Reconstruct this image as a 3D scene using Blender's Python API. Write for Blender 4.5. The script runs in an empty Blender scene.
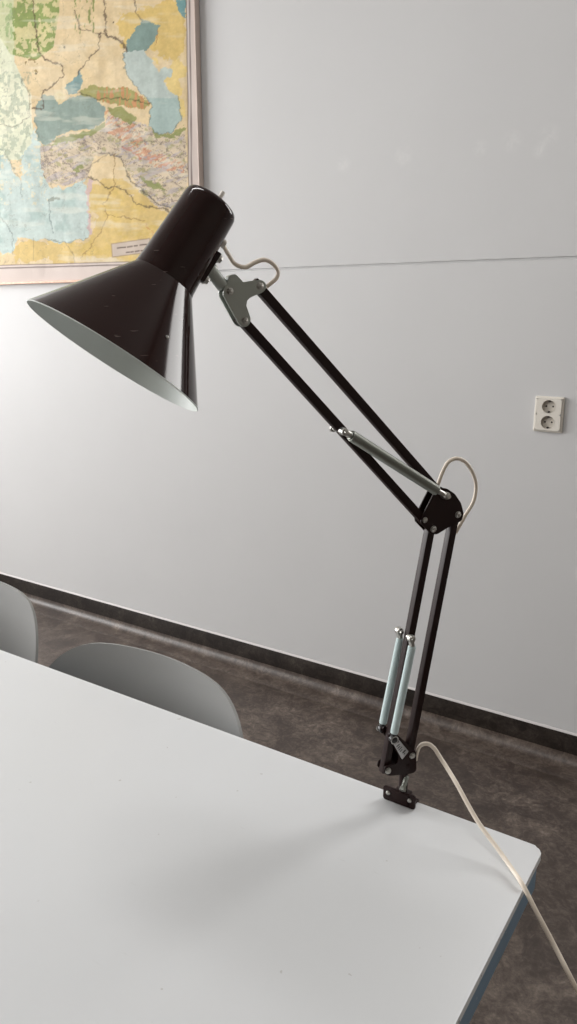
import bpy, bmesh, math, random
import numpy as np
from mathutils import Vector, Matrix, Quaternion
random.seed(4)
SC = bpy.context.scene
COL = SC.collection
R = math.radians

# ------------------------------------------------------------------ camera
F = 770.0
PITCH, YAW = R(14.36), R(33.4)
CAM = Vector((0, 0, 1.34))
cam_d = bpy.data.cameras.new('camera')
cam = bpy.data.objects.new('camera', cam_d)
COL.objects.link(cam)
cam.location = CAM
cam.rotation_euler = (math.pi/2 - PITCH, 0, YAW)
cam_d.sensor_fit = 'VERTICAL'
cam_d.sensor_height = 36.0
cam_d.lens = 36.0*F/1024
cam_d.clip_start = 0.02
SC.camera = cam

def ray(px, py):
    r = (px-288.5)/F; d = (py-512)/F
    f = math.cos(PITCH) - d*math.sin(PITCH)
    dn = math.sin(PITCH) + d*math.cos(PITCH)
    return Vector((r*math.cos(YAW)-f*math.sin(YAW), r*math.sin(YAW)+f*math.cos(YAW), -dn))
def atY(px, py, Y):
    v = ray(px, py); return CAM + v*((Y-CAM.y)/v.y)
def atZ(px, py, Z):
    v = ray(px, py); return CAM + v*((Z-CAM.z)/v.z)

# ------------------------------------------------------------------ object helpers
def finish(bm, name, mats, parent=None, smooth=True, sharp=35):
    me = bpy.data.meshes.new(name)
    bmesh.ops.recalc_face_normals(bm, faces=bm.faces[:])
    bm.to_mesh(me); bm.free()
    if not isinstance(mats, (list, tuple)): mats = [mats]
    for m in mats: me.materials.append(m)
    if smooth:
        me.shade_smooth()
        me.set_sharp_from_angle(angle=R(sharp))
    o = bpy.data.objects.new(name, me)
    COL.objects.link(o)
    if parent is not None: o.parent = parent
    return o
def tag(o, label=None, cat=None, group=None, kind=None):
    for k, v in (('label', label), ('category', cat), ('group', group), ('kind', kind)):
        if v: o[k] = v
    return o
def empty(name, loc=(0, 0, 0), rz=0):
    o = bpy.data.objects.new(name, None); COL.objects.link(o)
    o.location = loc; o.rotation_euler = (0, 0, rz); o.empty_display_size = .05
    return o
def struct(o): o['kind'] = 'structure'; return o

def add_box(bm, lo, hi, bev=0, mi=0, M=None, seg=2):
    lo, hi = Vector(lo), Vector(hi)
    r = bmesh.ops.create_cube(bm, size=1.0)
    vs = r['verts']
    for v in vs:
        v.co = Vector(((lo.x+hi.x)/2+v.co.x*(hi.x-lo.x), (lo.y+hi.y)/2+v.co.y*(hi.y-lo.y), (lo.z+hi.z)/2+v.co.z*(hi.z-lo.z)))
    es = list({e for v in vs for e in v.link_edges}); fs = list({f for v in vs for f in v.link_faces})
    for f in fs: f.material_index = mi
    allv = set(vs)
    if bev:
        rr = bmesh.ops.bevel(bm, geom=es, offset=bev, segments=seg, profile=.6, affect='EDGES', clamp_overlap=True)
        allv = {v for v in vs if v.is_valid} | set(rr['verts'])
        for f in rr['faces']: f.material_index = mi
    if M is not None:
        for v in allv: v.co = M @ v.co
    return allv

def frame_of(a, b, up=Vector((0, 0, 1))):
    """matrix whose z axis runs from a to b"""
    z = (b-a).normalized()
    if abs(z.dot(up)) > .98: up = Vector((0, 1, 0))
    x = up.cross(z).normalized(); y = z.cross(x)
    m = Matrix((x, y, z)).transposed().to_4x4(); m.translation = a
    return m

def lathe(bm, prof, M=None, n=48, mi=0, closed=False):
    """prof: [(r, z)]"""
    rings = []
    for r, z in prof:
        if r < 1e-6:
            v = bm.verts.new((0, 0, z)); rings.append([v])
        else:
            rings.append([bm.verts.new((r*math.cos(2*math.pi*i/n), r*math.sin(2*math.pi*i/n), z)) for i in range(n)])
    pairs = list(zip(rings, rings[1:]))
    if closed: pairs.append((rings[-1], rings[0]))
    for A, B in pairs:
        for i in range(n):
            j = (i+1) % n
            if len(A) == 1 and len(B) == 1: continue
            if len(A) == 1: f = bm.faces.new((A[0], B[i], B[j]))
            elif len(B) == 1: f = bm.faces.new((A[i], A[j], B[0]))
            else: f = bm.faces.new((A[i], A[j], B[j], B[i]))
            f.material_index = mi
    vs = [v for rg in rings for v in rg]
    if M is not None:
        for v in vs: v.co = M @ v.co
    return vs

def rod(bm, a, b, r, n=20, bev=0.0, mi=0):
    a, b = Vector(a), Vector(b); L = (b-a).length
    bev = min(bev, r*.6, L*.4)
    if bev > 0: prof = [(0, 0), (r-bev, 0), (r-bev*.3, bev*.3), (r, bev), (r, L-bev), (r-bev*.3, L-bev*.3), (r-bev, L), (0, L)]
    else: prof = [(0, 0), (r, 0), (r, L), (0, L)]
    return lathe(bm, prof, frame_of(a, b), n, mi)

def catmull(pts, per=8):
    P = [Vector(p) for p in pts]
    P = [P[0]*2-P[1]] + P + [P[-1]*2-P[-2]]
    out = []
    for i in range(1, len(P)-2):
        a, b, c, d = P[i-1:i+3]
        for k in range(per):
            t = k/per
            out.append(.5*((2*b)+(c-a)*t+(2*a-5*b+4*c-d)*t*t+(3*b-a-3*c+d)*t**3))
    out.append(P[-2]); return out

def sweep(bm, path, rx, ry=None, n=12, mi=0, cap=True):
    ry = ry or rx
    rings = []; up = Vector((0, 0, 1)); prev = None
    for i, p in enumerate(path):
        t = (path[min(i+1, len(path)-1)]-path[max(i-1, 0)]).normalized()
        if prev is None:
            if abs(t.z) > .95: up = Vector((0, 1, 0))
            x = up.cross(t).normalized()
        else:
            x = (prev - t*prev.dot(t)).normalized()
        prev = x; y = t.cross(x)
        rings.append([bm.verts.new(p + x*rx*math.cos(2*math.pi*k/n) + y*ry*math.sin(2*math.pi*k/n)) for k in range(n)])
    for A, B in zip(rings, rings[1:]):
        for k in range(n):
            f = bm.faces.new((A[k], A[(k+1) % n], B[(k+1) % n], B[k])); f.material_index = mi
    if cap:
        for rg in (rings[0][::-1], rings[-1]):
            f = bm.faces.new(rg); f.material_index = mi

def round_poly(pts, r, seg=5):
    """rounds the corners of a 2-D polygon; r a number or one per corner"""
    out = []; n = len(pts)
    for i in range(n):
        p0, p1, p2 = Vector(pts[i-1][:2]), Vector(pts[i][:2]), Vector(pts[(i+1) % n][:2])
        rr = r[i] if isinstance(r, (list, tuple)) else r
        a, b = (p0-p1), (p2-p1)
        d = min(rr, a.length*.48, b.length*.48)
        if d < 1e-6: out.append(p1); continue
        a = p1 + a.normalized()*d; b = p1 + b.normalized()*d
        for k in range(seg+1):
            t = k/seg
            out.append(a*(1-t)**2 + p1*2*t*(1-t) + b*t*t)
    return out

def prism(bm, poly, y0, y1, bev=0, mi=0, plane='xz', M=None):
    """extrudes a 2-D outline between y0 and y1"""
    def mk(p, y): return Vector((p[0], y, p[1])) if plane == 'xz' else Vector((p[0], p[1], y))
    lo = [bm.verts.new(mk(p, y0)) for p in poly]; hi = [bm.verts.new(mk(p, y1)) for p in poly]
    fs = [bm.faces.new(lo), bm.faces.new(hi[::-1])]
    n = len(poly)
    for i in range(n): fs.append(bm.faces.new((lo[i], lo[(i+1) % n], hi[(i+1) % n], hi[i])))
    for f in fs: f.material_index = mi
    vs = set(lo+hi)
    if bev:
        es = list(fs[0].edges)+list(fs[1].edges)
        rr = bmesh.ops.bevel(bm, geom=es, offset=bev, segments=2, profile=.6, affect='EDGES', clamp_overlap=True)
        for f in rr['faces']: f.material_index = mi
        vs = {v for v in vs if v.is_valid} | set(rr['verts'])
    if M is not None:
        for v in vs: v.co = M @ v.co
    return vs

# ------------------------------------------------------------------ materials
def mat(name, col=(.8, .8, .8), rough=.5, metal=0, spec=.5, coat=0, coat_rough=.05):
    m = bpy.data.materials.new(name); m.use_nodes = True
    b = m.node_tree.nodes['Principled BSDF']
    b.inputs['Base Color'].default_value = (*col, 1)
    b.inputs['Roughness'].default_value = rough
    b.inputs['Metallic'].default_value = metal
    b.inputs['Specular IOR Level'].default_value = spec
    b.inputs['Coat Weight'].default_value = coat
    b.inputs['Coat Roughness'].default_value = coat_rough
    return m
class NT:
    def __init__(s, m): s.m = m; s.t = m.node_tree; s.b = s.t.nodes['Principled BSDF']
    def n(s, ty, **k):
        nd = s.t.nodes.new(ty)
        for a, v in k.items(): setattr(nd, a, v)
        return nd
    def l(s, a, b): s.t.links.new(a, b)
    def coord(s, scale=(1, 1, 1), rot=(0, 0, 0), loc=(0, 0, 0)):
        g = s.n('ShaderNodeTexCoord'); mp = s.n('ShaderNodeMapping')
        mp.inputs['Scale'].default_value = scale; mp.inputs['Rotation'].default_value = rot; mp.inputs['Location'].default_value = loc
        s.l(g.outputs['Object'], mp.inputs['Vector']); return mp.outputs[0]
    def noise(s, vec, scale, detail=4, rough=.55, dist=0):
        x = s.n('ShaderNodeTexNoise'); x.inputs['Scale'].default_value = scale; x.inputs['Detail'].default_value = detail
        x.inputs['Roughness'].default_value = rough; x.inputs['Distortion'].default_value = dist
        s.l(vec, x.inputs['Vector']); return x.outputs['Fac']
    def ramp(s, fac, stops, interp='LINEAR'):
        x = s.n('ShaderNodeValToRGB'); r = x.color_ramp; r.interpolation = interp
        while len(r.elements) < len(stops): r.elements.new(.5)
        for e, (p, c) in zip(r.elements, stops):
            e.position = p; e.color = (*c, 1) if isinstance(c, (tuple, list)) else (c, c, c, 1)
        s.l(fac, x.inputs[0]); return x.outputs[0]
    def mix(s, fac, a, b, mode='MIX'):
        x = s.n('ShaderNodeMix', data_type='RGBA', blend_type=mode)
        for sock, v in ((x.inputs[0], fac), (x.inputs[6], a), (x.inputs[7], b)):
            if hasattr(v, 'links'): s.l(v, sock)
            elif isinstance(v, (int, float)): sock.default_value = v if sock is x.inputs[0] else (v, v, v, 1)
            else: sock.default_value = (*v, 1)
        return x.outputs[2]
    def math(s, op, a, b=0.0, c=None, clamp=False):
        x = s.n('ShaderNodeMath', operation=op, use_clamp=clamp)
        for i, v in enumerate((a, b) if c is None else (a, b, c)):
            if hasattr(v, 'links'): s.l(v, x.inputs[i])
            else: x.inputs[i].default_value = v
        return x.outputs[0]
    def bump(s, h, strength=.1, dist=.001):
        x = s.n('ShaderNodeBump'); x.inputs['Strength'].default_value = strength; x.inputs['Distance'].default_value = dist
        s.l(h, x.inputs['Height']); s.l(x.outputs[0], s.b.inputs['Normal'])

WALL_Y = 2.23
# wall paint with pale filler patches
m_wall = mat('wall_paint', (.60, .60, .598), .6, spec=.25)
t = NT(m_wall)
v = t.coord()
n1 = t.noise(v, 2.2, 5, .6)
base = t.mix(n1, (.585, .583, .583), (.625, .624, .622))
n2 = t.noise(v, 45, 4, .7, .6)
for (px, py, rr) in ((343, 164, .030), (403, 156, .034), (480, 148, .026), (512, 141, .034), (540, 150, .026), (549, 135, .034)):
    p = atY(px, py, WALL_Y)
    d = t.n('ShaderNodeVectorMath', operation='DISTANCE'); t.l(v, d.inputs[0]); d.inputs[1].default_value = p
    k = t.math('DIVIDE', d.outputs['Value'], rr)
    k = t.math('SUBTRACT', 1.0, k, clamp=True)
    s_ = t.math('MULTIPLY', t.math('SUBTRACT', n2, .35, clamp=True), 2.4, clamp=True)
    base = t.mix(t.math('MULTIPLY', t.math('MULTIPLY', k, s_), .75, clamp=True), base, (.74, .735, .72))
t.l(base, t.b.inputs['Base Color'])
v2 = t.coord((1, 1, .22))
t.bump(t.noise(v2, 260, 3, .6), .10, .0006)

m_plain = mat('plaster', (.34, .31, .28), .8)
m_ceil = mat('ceiling_paint', (.55, .55, .54), .85)

m_floor = mat('linoleum', (.06, .05, .045), .42, spec=.5)
def lino(m, dark=1.0):
    t = NT(m); v = t.coord()
    a = t.noise(v, 4.5, 8, .68, 1.2); b = t.noise(v, 26, 8, .75, 1.6); c = t.noise(v, 120, 4, .7)
    k = t.math('ADD', t.math('MULTIPLY', a, .42), t.math('ADD', t.math('MULTIPLY', b, .42), t.math('MULTIPLY', c, .16)))
    cr = t.ramp(k, [(p, tuple(dark*x for x in c_)) for p, c_ in ((.34, (.026, .018, .015)), (.465, (.060, .044, .036)), (.55, (.120, .093, .076)), (.66, (.25, .205, .17)))])
    t.l(cr, t.b.inputs['Base Color'])
    t.l(t.math('MULTIPLY_ADD', b, .25, .30), t.b.inputs['Roughness'])
    t.bump(t.noise(v, 300, 2, .5), .06, .0005)
lino(m_floor)
m_skirt_shaded = mat('shaded_linoleum', (.035, .03, .028), .38, spec=.22)
lino(m_skirt_shaded, .27)  # floor linoleum darkened, shade of the upright skirting face put into its colour

m_table = mat('white_laminate', (.74, .75, .75), .32, spec=.45)
t = NT(m_table); v = t.coord()
n = t.noise(v, 3, 5, .6); c = t.mix(n, (.655, .665, .675), (.69, .70, .71))
sp = t.noise(v, 75, 2, .5); c = t.mix(t.math('MULTIPLY', t.math('GREATER_THAN', sp, .768), .45), c, (.38, .36, .33))
sc_ = t.noise(t.coord((1, 9, 1), (0, 0, .5)), 26, 3, .6); c = t.mix(t.math('MULTIPLY', t.math('GREATER_THAN', sc_, .75), .2), c, (.45, .44, .42))
t.l(c, t.b.inputs['Base Color']); t.l(t.math('MULTIPLY_ADD', n, .14, .30), t.b.inputs['Roughness'])
m_edge = mat('worn_edge', (.74, .75, .75), .4)
t = NT(m_edge); v = t.coord()
t.l(t.ramp(t.noise(v, 110, 3, .7), [(.60, (.70, .71, .71)), (.66, (.35, .33, .31))]), t.b.inputs['Base Color'])
m_frame = mat('blue_grey_steel', (.15, .24, .33), .4, spec=.5)
t = NT(m_frame); v = t.coord()
t.l(t.ramp(t.noise(v, 130, 3, .7), [(.68, (.15, .24, .33)), (.74, (.55, .56, .57))]), t.b.inputs['Base Color'])
m_gap = mat('gap_shade', (.02, .02, .022), .7)  # near black, paints the shade in the gap under the tabletop

m_enamel = mat('brown_enamel', (.0175, .0050, .0036), .09, spec=.30)
t = NT(m_enamel)
s1 = t.noise(t.coord((1, 1, 14), (.5, .4, 0)), 42, 2, .5); s2 = t.noise(t.coord(), 28, 2)
k = t.math('MULTIPLY', t.math('GREATER_THAN', s1, .70), t.math('GREATER_THAN', s2, .52))
t.l(t.mix(t.math('MULTIPLY', k, .22), (.019, .0062, .0048), (.40, .34, .31)), t.b.inputs['Base Color'])
m_arm = mat('brown_arm_enamel', (.016, .0062, .0055), .42, spec=.22)
m_inner = mat('shade_white_inside', (.52, .56, .53), .45)
m_grey = mat('grey_painted_metal', (.40, .43, .39), .38, metal=.1, spec=.5)
m_steel = mat('nickel_steel', (.50, .49, .46), .34, metal=1)
m_spring = mat('spring_steel', (.30, .31, .28), .36, metal=.85)
m_mint = mat('pale_mint_sheath', (.52, .62, .62), .38, spec=.5)
m_black = mat('black_plastic', (.012, .011, .011), .35)
m_cord = mat('cream_cord', (.80, .71, .60), .45)
m_cream = mat('cream_plastic', (.76, .72, .66), .35)
m_sock = mat('socket_plastic', (.74, .70, .63), .34)
m_sockin = mat('socket_plastic_inner', (.56, .52, .46), .4)
m_hole = mat('dark_hole', (.02, .015, .012), .7)
m_tag = mat('aluminium_tag', (.50, .50, .50), .35, metal=.5)
m_ink = mat('black_ink', (.02, .02, .02), .6)
m_chair = mat('grey_polypropylene', (.25, .25, .242), .42, spec=.4)
t = NT(m_chair); t.bump(t.noise(t.coord(), 420, 2, .5), .05, .0004)
m_chrome = mat('chrome_leg', (.6, .6, .6), .18, metal=1)
m_wood = mat('map_wood', (.50, .27, .15), .5)
t = NT(m_wood); t.l(t.ramp(t.noise(t.coord((2, 2, 2)), 30, 4), [(.3, (.56, .31, .20)), (.7, (.74, .48, .34))]), t.b.inputs['Base Color'])

m_palewood = mat('pale_worn_wood', (.60, .49, .43), .5)

# ------------------------------------------------------------------ room
X0, X1, Y0, Y1, ZC = -4.9, 2.3, -3.2, WALL_Y, 2.95
WB = (-.02, .74, 1.38, 2.62)                             # window of the back wall, right of the picture
zl = atY(577, 257.5, WALL_Y).z            # dado seam height
bm = bmesh.new()                          # back wall: extruded profile with a groove at the seam
prof = [(WALL_Y+.12, -.02), (WALL_Y-.0, -.02), (WALL_Y-.0, zl-.0030), (WALL_Y+.003, zl-.0012), (WALL_Y+.007, zl), (WALL_Y+.007, zl+.0036), (WALL_Y+.0015, zl+.0046), (WALL_Y+.0015, ZC), (WALL_Y+.12, ZC)]
def extrude_profile(bm, prof, xa, xb):
    A = [bm.verts.new((xa, y, z)) for y, z in prof]; B = [bm.verts.new((xb, y, z)) for y, z in prof]
    for i in range(len(prof)):
        j = (i+1) % len(prof); bm.faces.new((A[i], A[j], B[j], B[i]))
    bm.faces.new(A[::-1]); bm.faces.new(B)
extrude_profile(bm, prof, X0-.1, WB[0]); extrude_profile(bm, prof, WB[1], X1+.1)
add_box(bm, (WB[0], WALL_Y, -.02), (WB[1], WALL_Y+.12, WB[2])); add_box(bm, (WB[0], WALL_Y+.0015, WB[3]), (WB[1], WALL_Y+.12, ZC))
struct(finish(bm, 'wall_back', m_wall, smooth=False))
bm = bmesh.new(); add_box(bm, (X0-.1, Y0-.1, -.1), (X1+.1, Y1+.12, 0)); struct(finish(bm, 'floor', m_floor, smooth=False))
bm = bmesh.new(); add_box(bm, (X0-.1, Y0-.1, ZC), (X1+.1, Y1+.12, ZC+.1)); struct(finish(bm, 'ceiling', m_ceil, smooth=False))
# coved linoleum skirting along the back wall
SK = .104
prof = [(WALL_Y, SK), (WALL_Y-.004, SK-.0005), (WALL_Y-.0055, SK-.003), (WALL_Y-.0055, .040)]
for k in range(1, 9):
    a = k/8*math.pi/2; prof.append((WALL_Y-.0055-.034*(1-math.cos(a)), .040-.034*math.sin(a)))
prof += [(WALL_Y-.075, .0035), (WALL_Y-.085, .0), (WALL_Y, 0)]
bm = bmesh.new()
A = [bm.verts.new((X0, y, z)) for y, z in prof]; B = [bm.verts.new((X1, y, z)) for y, z in prof]
for i in range(len(prof)):
    j = (i+1) % len(prof); bm.faces.new((A[i], A[j], B[j], B[i]))
bm.faces.new(A[::-1]); bm.faces.new(B)
bm.normal_update()
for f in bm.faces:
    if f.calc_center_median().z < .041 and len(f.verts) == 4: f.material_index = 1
struct(finish(bm, 'baseboard_back', [m_skirt_shaded, m_floor], sharp=50))
bm = bmesh.new()                               # bead of pale filler between wall and skirting
prof = [(WALL_Y, SK-.0005), (WALL_Y-.0042, SK-.0005), (WALL_Y-.0036, SK+.0026), (WALL_Y-.0012, SK+.0052), (WALL_Y, SK+.006)]
A = [bm.verts.new((X0, y, z)) for y, z in prof]; B = [bm.verts.new((X1, y, z)) for y, z in prof]
for i in range(len(prof)):
    j = (i+1) % len(prof); bm.faces.new((A[i], A[j], B[j], B[i]))
struct(finish(bm, 'trim_1', mat('filler_bead', (.60, .57, .56), .6), sharp=50))

def wall_with_holes(name, axis, pos, thick, lo, hi, holes):
    """a wall normal to axis ('x' or 'y') from lo to hi along the other one, holes [(a0, a1, z0, z1)]"""
    bm = bmesh.new()
    as_ = sorted({lo, hi, *[h[0] for h in holes], *[h[1] for h in holes]})
    for a0, a1 in zip(as_, as_[1:]):
        z_ = [0.0]
        hs = [h for h in holes if h[0] <= a0 and h[1] >= a1]
        segs = []
        if hs: segs = [(0, hs[0][2]), (hs[0][3], ZC)]
        else: segs = [(0, ZC)]
        for z0, z1 in segs:
            if z1-z0 < 1e-4: continue
            if axis == 'x': add_box(bm, (min(pos, pos+thick), a0, z0), (max(pos, pos+thick), a1, z1))
            else: add_box(bm, (a0, min(pos, pos+thick), z0), (a1, max(pos, pos+thick), z1))
    return struct(finish(bm, name, m_plain, smooth=False))

WL = [(-2.1, -.4, .95, 2.65), (-.1, 1.6, .95, 2.65)]     # windows of the left wall (along y)
WR = []
wall_with_holes('wall_left', 'x', X0, -.12, Y0, Y1, WL)
wall_with_holes('wall_right', 'x', X1, .12, Y0, Y1, WR)
wall_with_holes('wall_front', 'y', Y0, -.12, X0, X1, [])
m_dark = mat('dark_window_paint', (.05, .035, .03), .4)
m_wf = mat('window_frame_paint', (.7, .7, .69), .4)
m_glass = mat('window_glass', (1, 1, 1), .02); m_glass.node_tree.nodes['Principled BSDF'].inputs['Transmission Weight'].default_value = 1
wn = 1
for X, d, hs in ((X0, -1, WL), (X1, 1, WR)):
    for (a0, a1, z0, z1) in hs:
        bm = bmesh.new()
        for (p0, p1, q0, q1) in ((a0, a0+.06, z0, z1), (a1-.06, a1, z0, z1), (a0+.06, a1-.06, z0, z0+.06), (a0+.06, a1-.06, z1-.06, z1), ((a0+a1)/2-.03, (a0+a1)/2+.03, z0+.06, z1-.06)):
            add_box(bm, (min(X, X+d*.06), p0, q0), (max(X, X+d*.06), p1, q1), .004)
        o = struct(finish(bm, 'window_%d' % wn, m_wf)); wn += 1

bm = bmesh.new()
for (p0, p1, q0, q1) in ((WB[0], WB[0]+.05, WB[2], WB[3]), (WB[1]-.05, WB[1], WB[2], WB[3]), (WB[0]+.05, WB[1]-.05, WB[2], WB[2]+.05), (WB[0]+.05, WB[1]-.05, WB[3]-.05, WB[3])):
    add_box(bm, (p0, WALL_Y-.012, q0), (p1, WALL_Y+.06, q1), .004)
struct(finish(bm, 'window_%d' % wn, m_dark))

# ------------------------------------------------------------------ wall map
def vnoise(x, y, seed):
    xi = np.floor(x).astype(int); yi = np.floor(y).astype(int); fx = x-xi; fy = y-yi
    fx = fx*fx*(3-2*fx); fy = fy*fy*(3-2*fy)
    def h(a, b):
        k = (a*374761393 + b*668265263 + seed*974711) & 0xffffffff
        k = ((k ^ (k >> 13))*1274126177) & 0xffffffff
        return ((k ^ (k >> 16)) & 0xffff)/65535.0
    return (h(xi, yi)*(1-fx)+h(xi+1, yi)*fx)*(1-fy) + (h(xi, yi+1)*(1-fx)+h(xi+1, yi+1)*fx)*fy
def fbm(x, y, seed, o=4):
    s = 0; a = .5; tt = 0
    for k in range(o):
        s = s + a*vnoise(x*2**k, y*2**k, seed+k*17); tt += a; a *= .55
    return s/tt
def srgb(c): return np.array([((v/255)/12.92 if v/255 <= .04045 else ((v/255+.055)/1.055)**2.4) for v in c])
def inside(px, py, poly):
    r = np.zeros(px.shape, bool); n = len(poly)
    for i in range(n):
        x1, y1 = poly[i]; x2, y2 = poly[(i+1) % n]
        if y1 == y2: continue
        c = ((y1 > py) != (y2 > py)) & (px < (x2-x1)*(py-y1)/(y2-y1)+x1)
        r ^= c
    return r
def seg_dist(px, py, line):
    d = np.full(px.shape, 1e9)
    for (x1, y1), (x2, y2) in zip(line, line[1:]):
        L = (x2-x1)**2+(y2-y1)**2+1e-9
        tt = np.clip(((px-x1)*(x2-x1)+(py-y1)*(y2-y1))/L, 0, 1)
        d = np.minimum(d, np.hypot(px-x1-tt*(x2-x1), py-y1-tt*(y2-y1)))
    return d
K1 = 210/577
def s1_(pts): return [(x*K1, y*K1) for x, y in pts]                     # digitised outlines of the printed map
MAPGAIN = .84
def paint_map(px, py):
    jx = px + (fbm(px/4, py/4, 3)-.5)*5.5; jy = py + (fbm(px/4, py/4, 9)-.5)*5.5
    n = fbm(px/26, py/26, 1); nf = fbm(px/4, py/4, 5); nn = fbm(px/1.6, py/1.6, 6, 2)
    C = np.zeros(px.shape+(3,))
    def put(mask, c, a=1.0):
        w = (mask*a)[..., None]
        C[:] = C*(1-w) + srgb(c)*w
    put(np.ones(px.shape), (222, 199, 157))
    put(np.clip((n-.45)*5, 0, 1), (227, 207, 170), .8)
    # yellow lowlands
    def soft(poly, w=6.0):
        m = inside(px+(fbm(px/14, py/14, 61)-.5)*34, py+(fbm(px/14, py/14, 62)-.5)*34, poly)*1.0
        return m
    Y = (218, 187, 104)
    put(soft(s1_([(330, 30), (395, 20), (510, 25), (512, 150), (470, 170), (440, 150), (330, 120)])), Y, .75)
    put(soft(s1_([(440, 170), (512, 160), (512, 340), (500, 330), (490, 260), (450, 235)])), (228, 202, 128), .8)
    put(soft(s1_([(245, 500), (300, 520), (345, 515), (420, 560), (480, 590), (520, 620), (520, 720), (180, 725), (60, 720), (0, 700), (0, 690), (130, 660), (245, 655)])), (217, 188, 116), .85)
    put(np.clip((fbm(px/9, py/9, 33)-.5)*6, 0, 1)*inside(px, py, s1_([(245, 500), (520, 560), (520, 720), (180, 725)])), (214, 184, 98), .5)
    # pale strip at the left: faded print, with window glare painted in
    put(inside(px, py, [(-400, -200), (14, -200), (15, 62), (28, 90), (33, 120), (36, 150), (20, 160), (-400, 165)])*1.0, (214, 220, 196), .85)
    put(inside(px, py, s1_([(60, 230), (90, 260), (90, 350), (40, 360), (0, 350), (-300, 350), (-300, 200), (0, 200)]))*1.0, (228, 226, 200), .55)
    put((fbm(px/3.2, py/4, 44) > .56)*(px < 32)*(py > 72)*(py < 175), (120, 140, 125), .42)
    # forests
    fr = inside(px, py, s1_([(-900, -900), (165, -900), (165, 40), (150, 130), (100, 165), (30, 150), (0, 100), (-900, 100)]))
    put(fr*1.0, (188, 190, 132), .55)
    put(fr*(fbm(px/5, py/5, 21, 5) > .50)*(px > 13), (126, 148, 78), .85)
    put(fr*(fbm(px/4, py/6, 22) > .60)*(px <= 13), (150, 175, 120), .7)
    st = inside(px, py, s1_([(195, -900), (260, -900), (262, 90), (225, 95), (200, 80)]))
    put(st*(fbm(px/2.2, py/9, 25) > .60), (132, 145, 80), .85)
    st = inside(px, py, s1_([(70, 140), (130, 150), (130, 180), (100, 215), (70, 190)]))
    put(st*(fbm(px/5, py/4, 27) > .66), (140, 120, 70), .85)
    # mountains
    mt = inside(jx, jy, s1_([(110, 400), (170, 375), (240, 365), (290, 345), (300, 300), (340, 330), (400, 340), (440, 375), (512, 360), (520, 560), (480, 580), (420, 560), (380, 520), (340, 440), (300, 420), (260, 430), (240, 495), (180, 512), (130, 505), (95, 440)]))
    put(mt*1.0, (212, 196, 172), .75); put(mt*np.clip((fbm(px/8, py/7, 91)-.45)*4, 0, 1), (172, 158, 140), .55); put(mt*(fbm(px/7, py/5, 93) > .64), (150, 150, 92), .6)
    ang = px*.55+py*.85
    rid = np.abs(fbm((px+py*.45)/16, (py-px*.5)/3.2, 31, 5)-.5)
    put(mt*(rid < .030), (118, 104, 104), .7)
    put(mt*(fbm((px-py*.4)/14, (py+px*.45)/3.0, 36) > .60), (180, 170, 174), .6)
    og = inside(jx, jy, s1_([(285, 300), (330, 300), (360, 330), (420, 420), (510, 440), (510, 480), (430, 460), (360, 420), (330, 380), (290, 360)]))
    put(og*(fbm((px-py*.5)/7, (py+px*.5)/2.2, 41, 4) > .55), (206, 134, 96), .6)
    cau = inside(jx, jy, s1_([(225, 250), (260, 235), (330, 245), (350, 240), (400, 270), (418, 285), (400, 300), (330, 290), (270, 275), (225, 262)]))
    put(cau*1.0, (150, 150, 82), .85)
    put(cau*(fbm(px/1.8, py/8, 46) > .52)*(px > 96), (208, 138, 98), .75)
    for pl in ([(250, 360), (290, 335), (290, 352), (255, 375), (165, 395), (140, 400), (160, 380)], [(418, 350), (440, 372), (480, 365), (510, 345), (512, 358), (480, 380), (430, 380)],
               [(385, 480), (420, 500), (455, 515), (460, 525), (420, 518), (395, 500)], [(300, 300), (330, 290), (345, 300), (375, 325), (360, 345), (330, 320), (310, 320)], [(205, 465), (225, 450), (232, 460), (210, 475)]):
        put(inside(jx, jy, s1_(pl))*1.0, (138, 146, 82), .85)
    # violet edge of the levant
    put((seg_dist(jx, jy, s1_([(250, 500), (240, 560), (248, 640)])) < 2.6)*1.0, (205, 178, 182), .8)
    # seas
    med = s1_([(-900, 430), (0, 425), (30, 440), (45, 480), (62, 500), (60, 430), (85, 400), (97, 350), (115, 395), (112, 440), (122, 480), (140, 520), (165, 512), (175, 525), (235, 492), (243, 560), (244, 655), (180, 668), (150, 665), (125, 655), (100, 665), (50, 650), (45, 690), (10, 700), (0, 690), (-900, 700)])
    md = inside(jx, jy, med)
    put(md*1.0, (194, 208, 202))
    put(md*np.clip((fbm(px/12, py/12, 55)-.5)*6, 0, 1), (170, 190, 184), .75)
    put(md*(fbm(px/3, py/3.5, 58) > .66)*(px < 50)*(py < 205), (222, 214, 184), .8)
    put(inside(jx, jy, s1_([(130, 545), (165, 540), (165, 550), (135, 552)]))*1.0, (130, 130, 112), .6)
    bs = s1_([(122, 262), (150, 266), (163, 290), (190, 272), (225, 262), (270, 275), (292, 300), (287, 335), (255, 355), (205, 360), (165, 372), (130, 400), (108, 385), (99, 335), (104, 290)])
    b = inside(jx, jy, bs); put(b*1.0, (144, 160, 150)); put(b*(n > .5), (150, 166, 156), .5)
    put(inside(px, py, s1_([(150, 258), (165, 250), (183, 262), (175, 278), (165, 287), (152, 272)]))*1.0, (222, 206, 164))
    put(inside(jx, jy, s1_([(178, 242), (222, 196), (230, 228), (215, 258), (190, 262)]))*1.0, (130, 158, 156))
    ca = inside(jx, jy, s1_([(346, 135), (362, 95), (395, 52), (442, 70), (432, 100), (412, 128), (395, 150), (350, 150)])); put(ca*1.0, (132, 154, 146))
    cb = inside(jx, jy, s1_([(342, 145), (395, 138), (420, 165), (438, 200), (448, 185), (475, 190), (474, 212), (450, 222), (462, 245), (492, 268), (503, 330), (480, 362), (440, 372), (412, 345), (418, 285), (380, 245), (348, 200)])); put(cb*1.0, (188, 199, 192))
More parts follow.
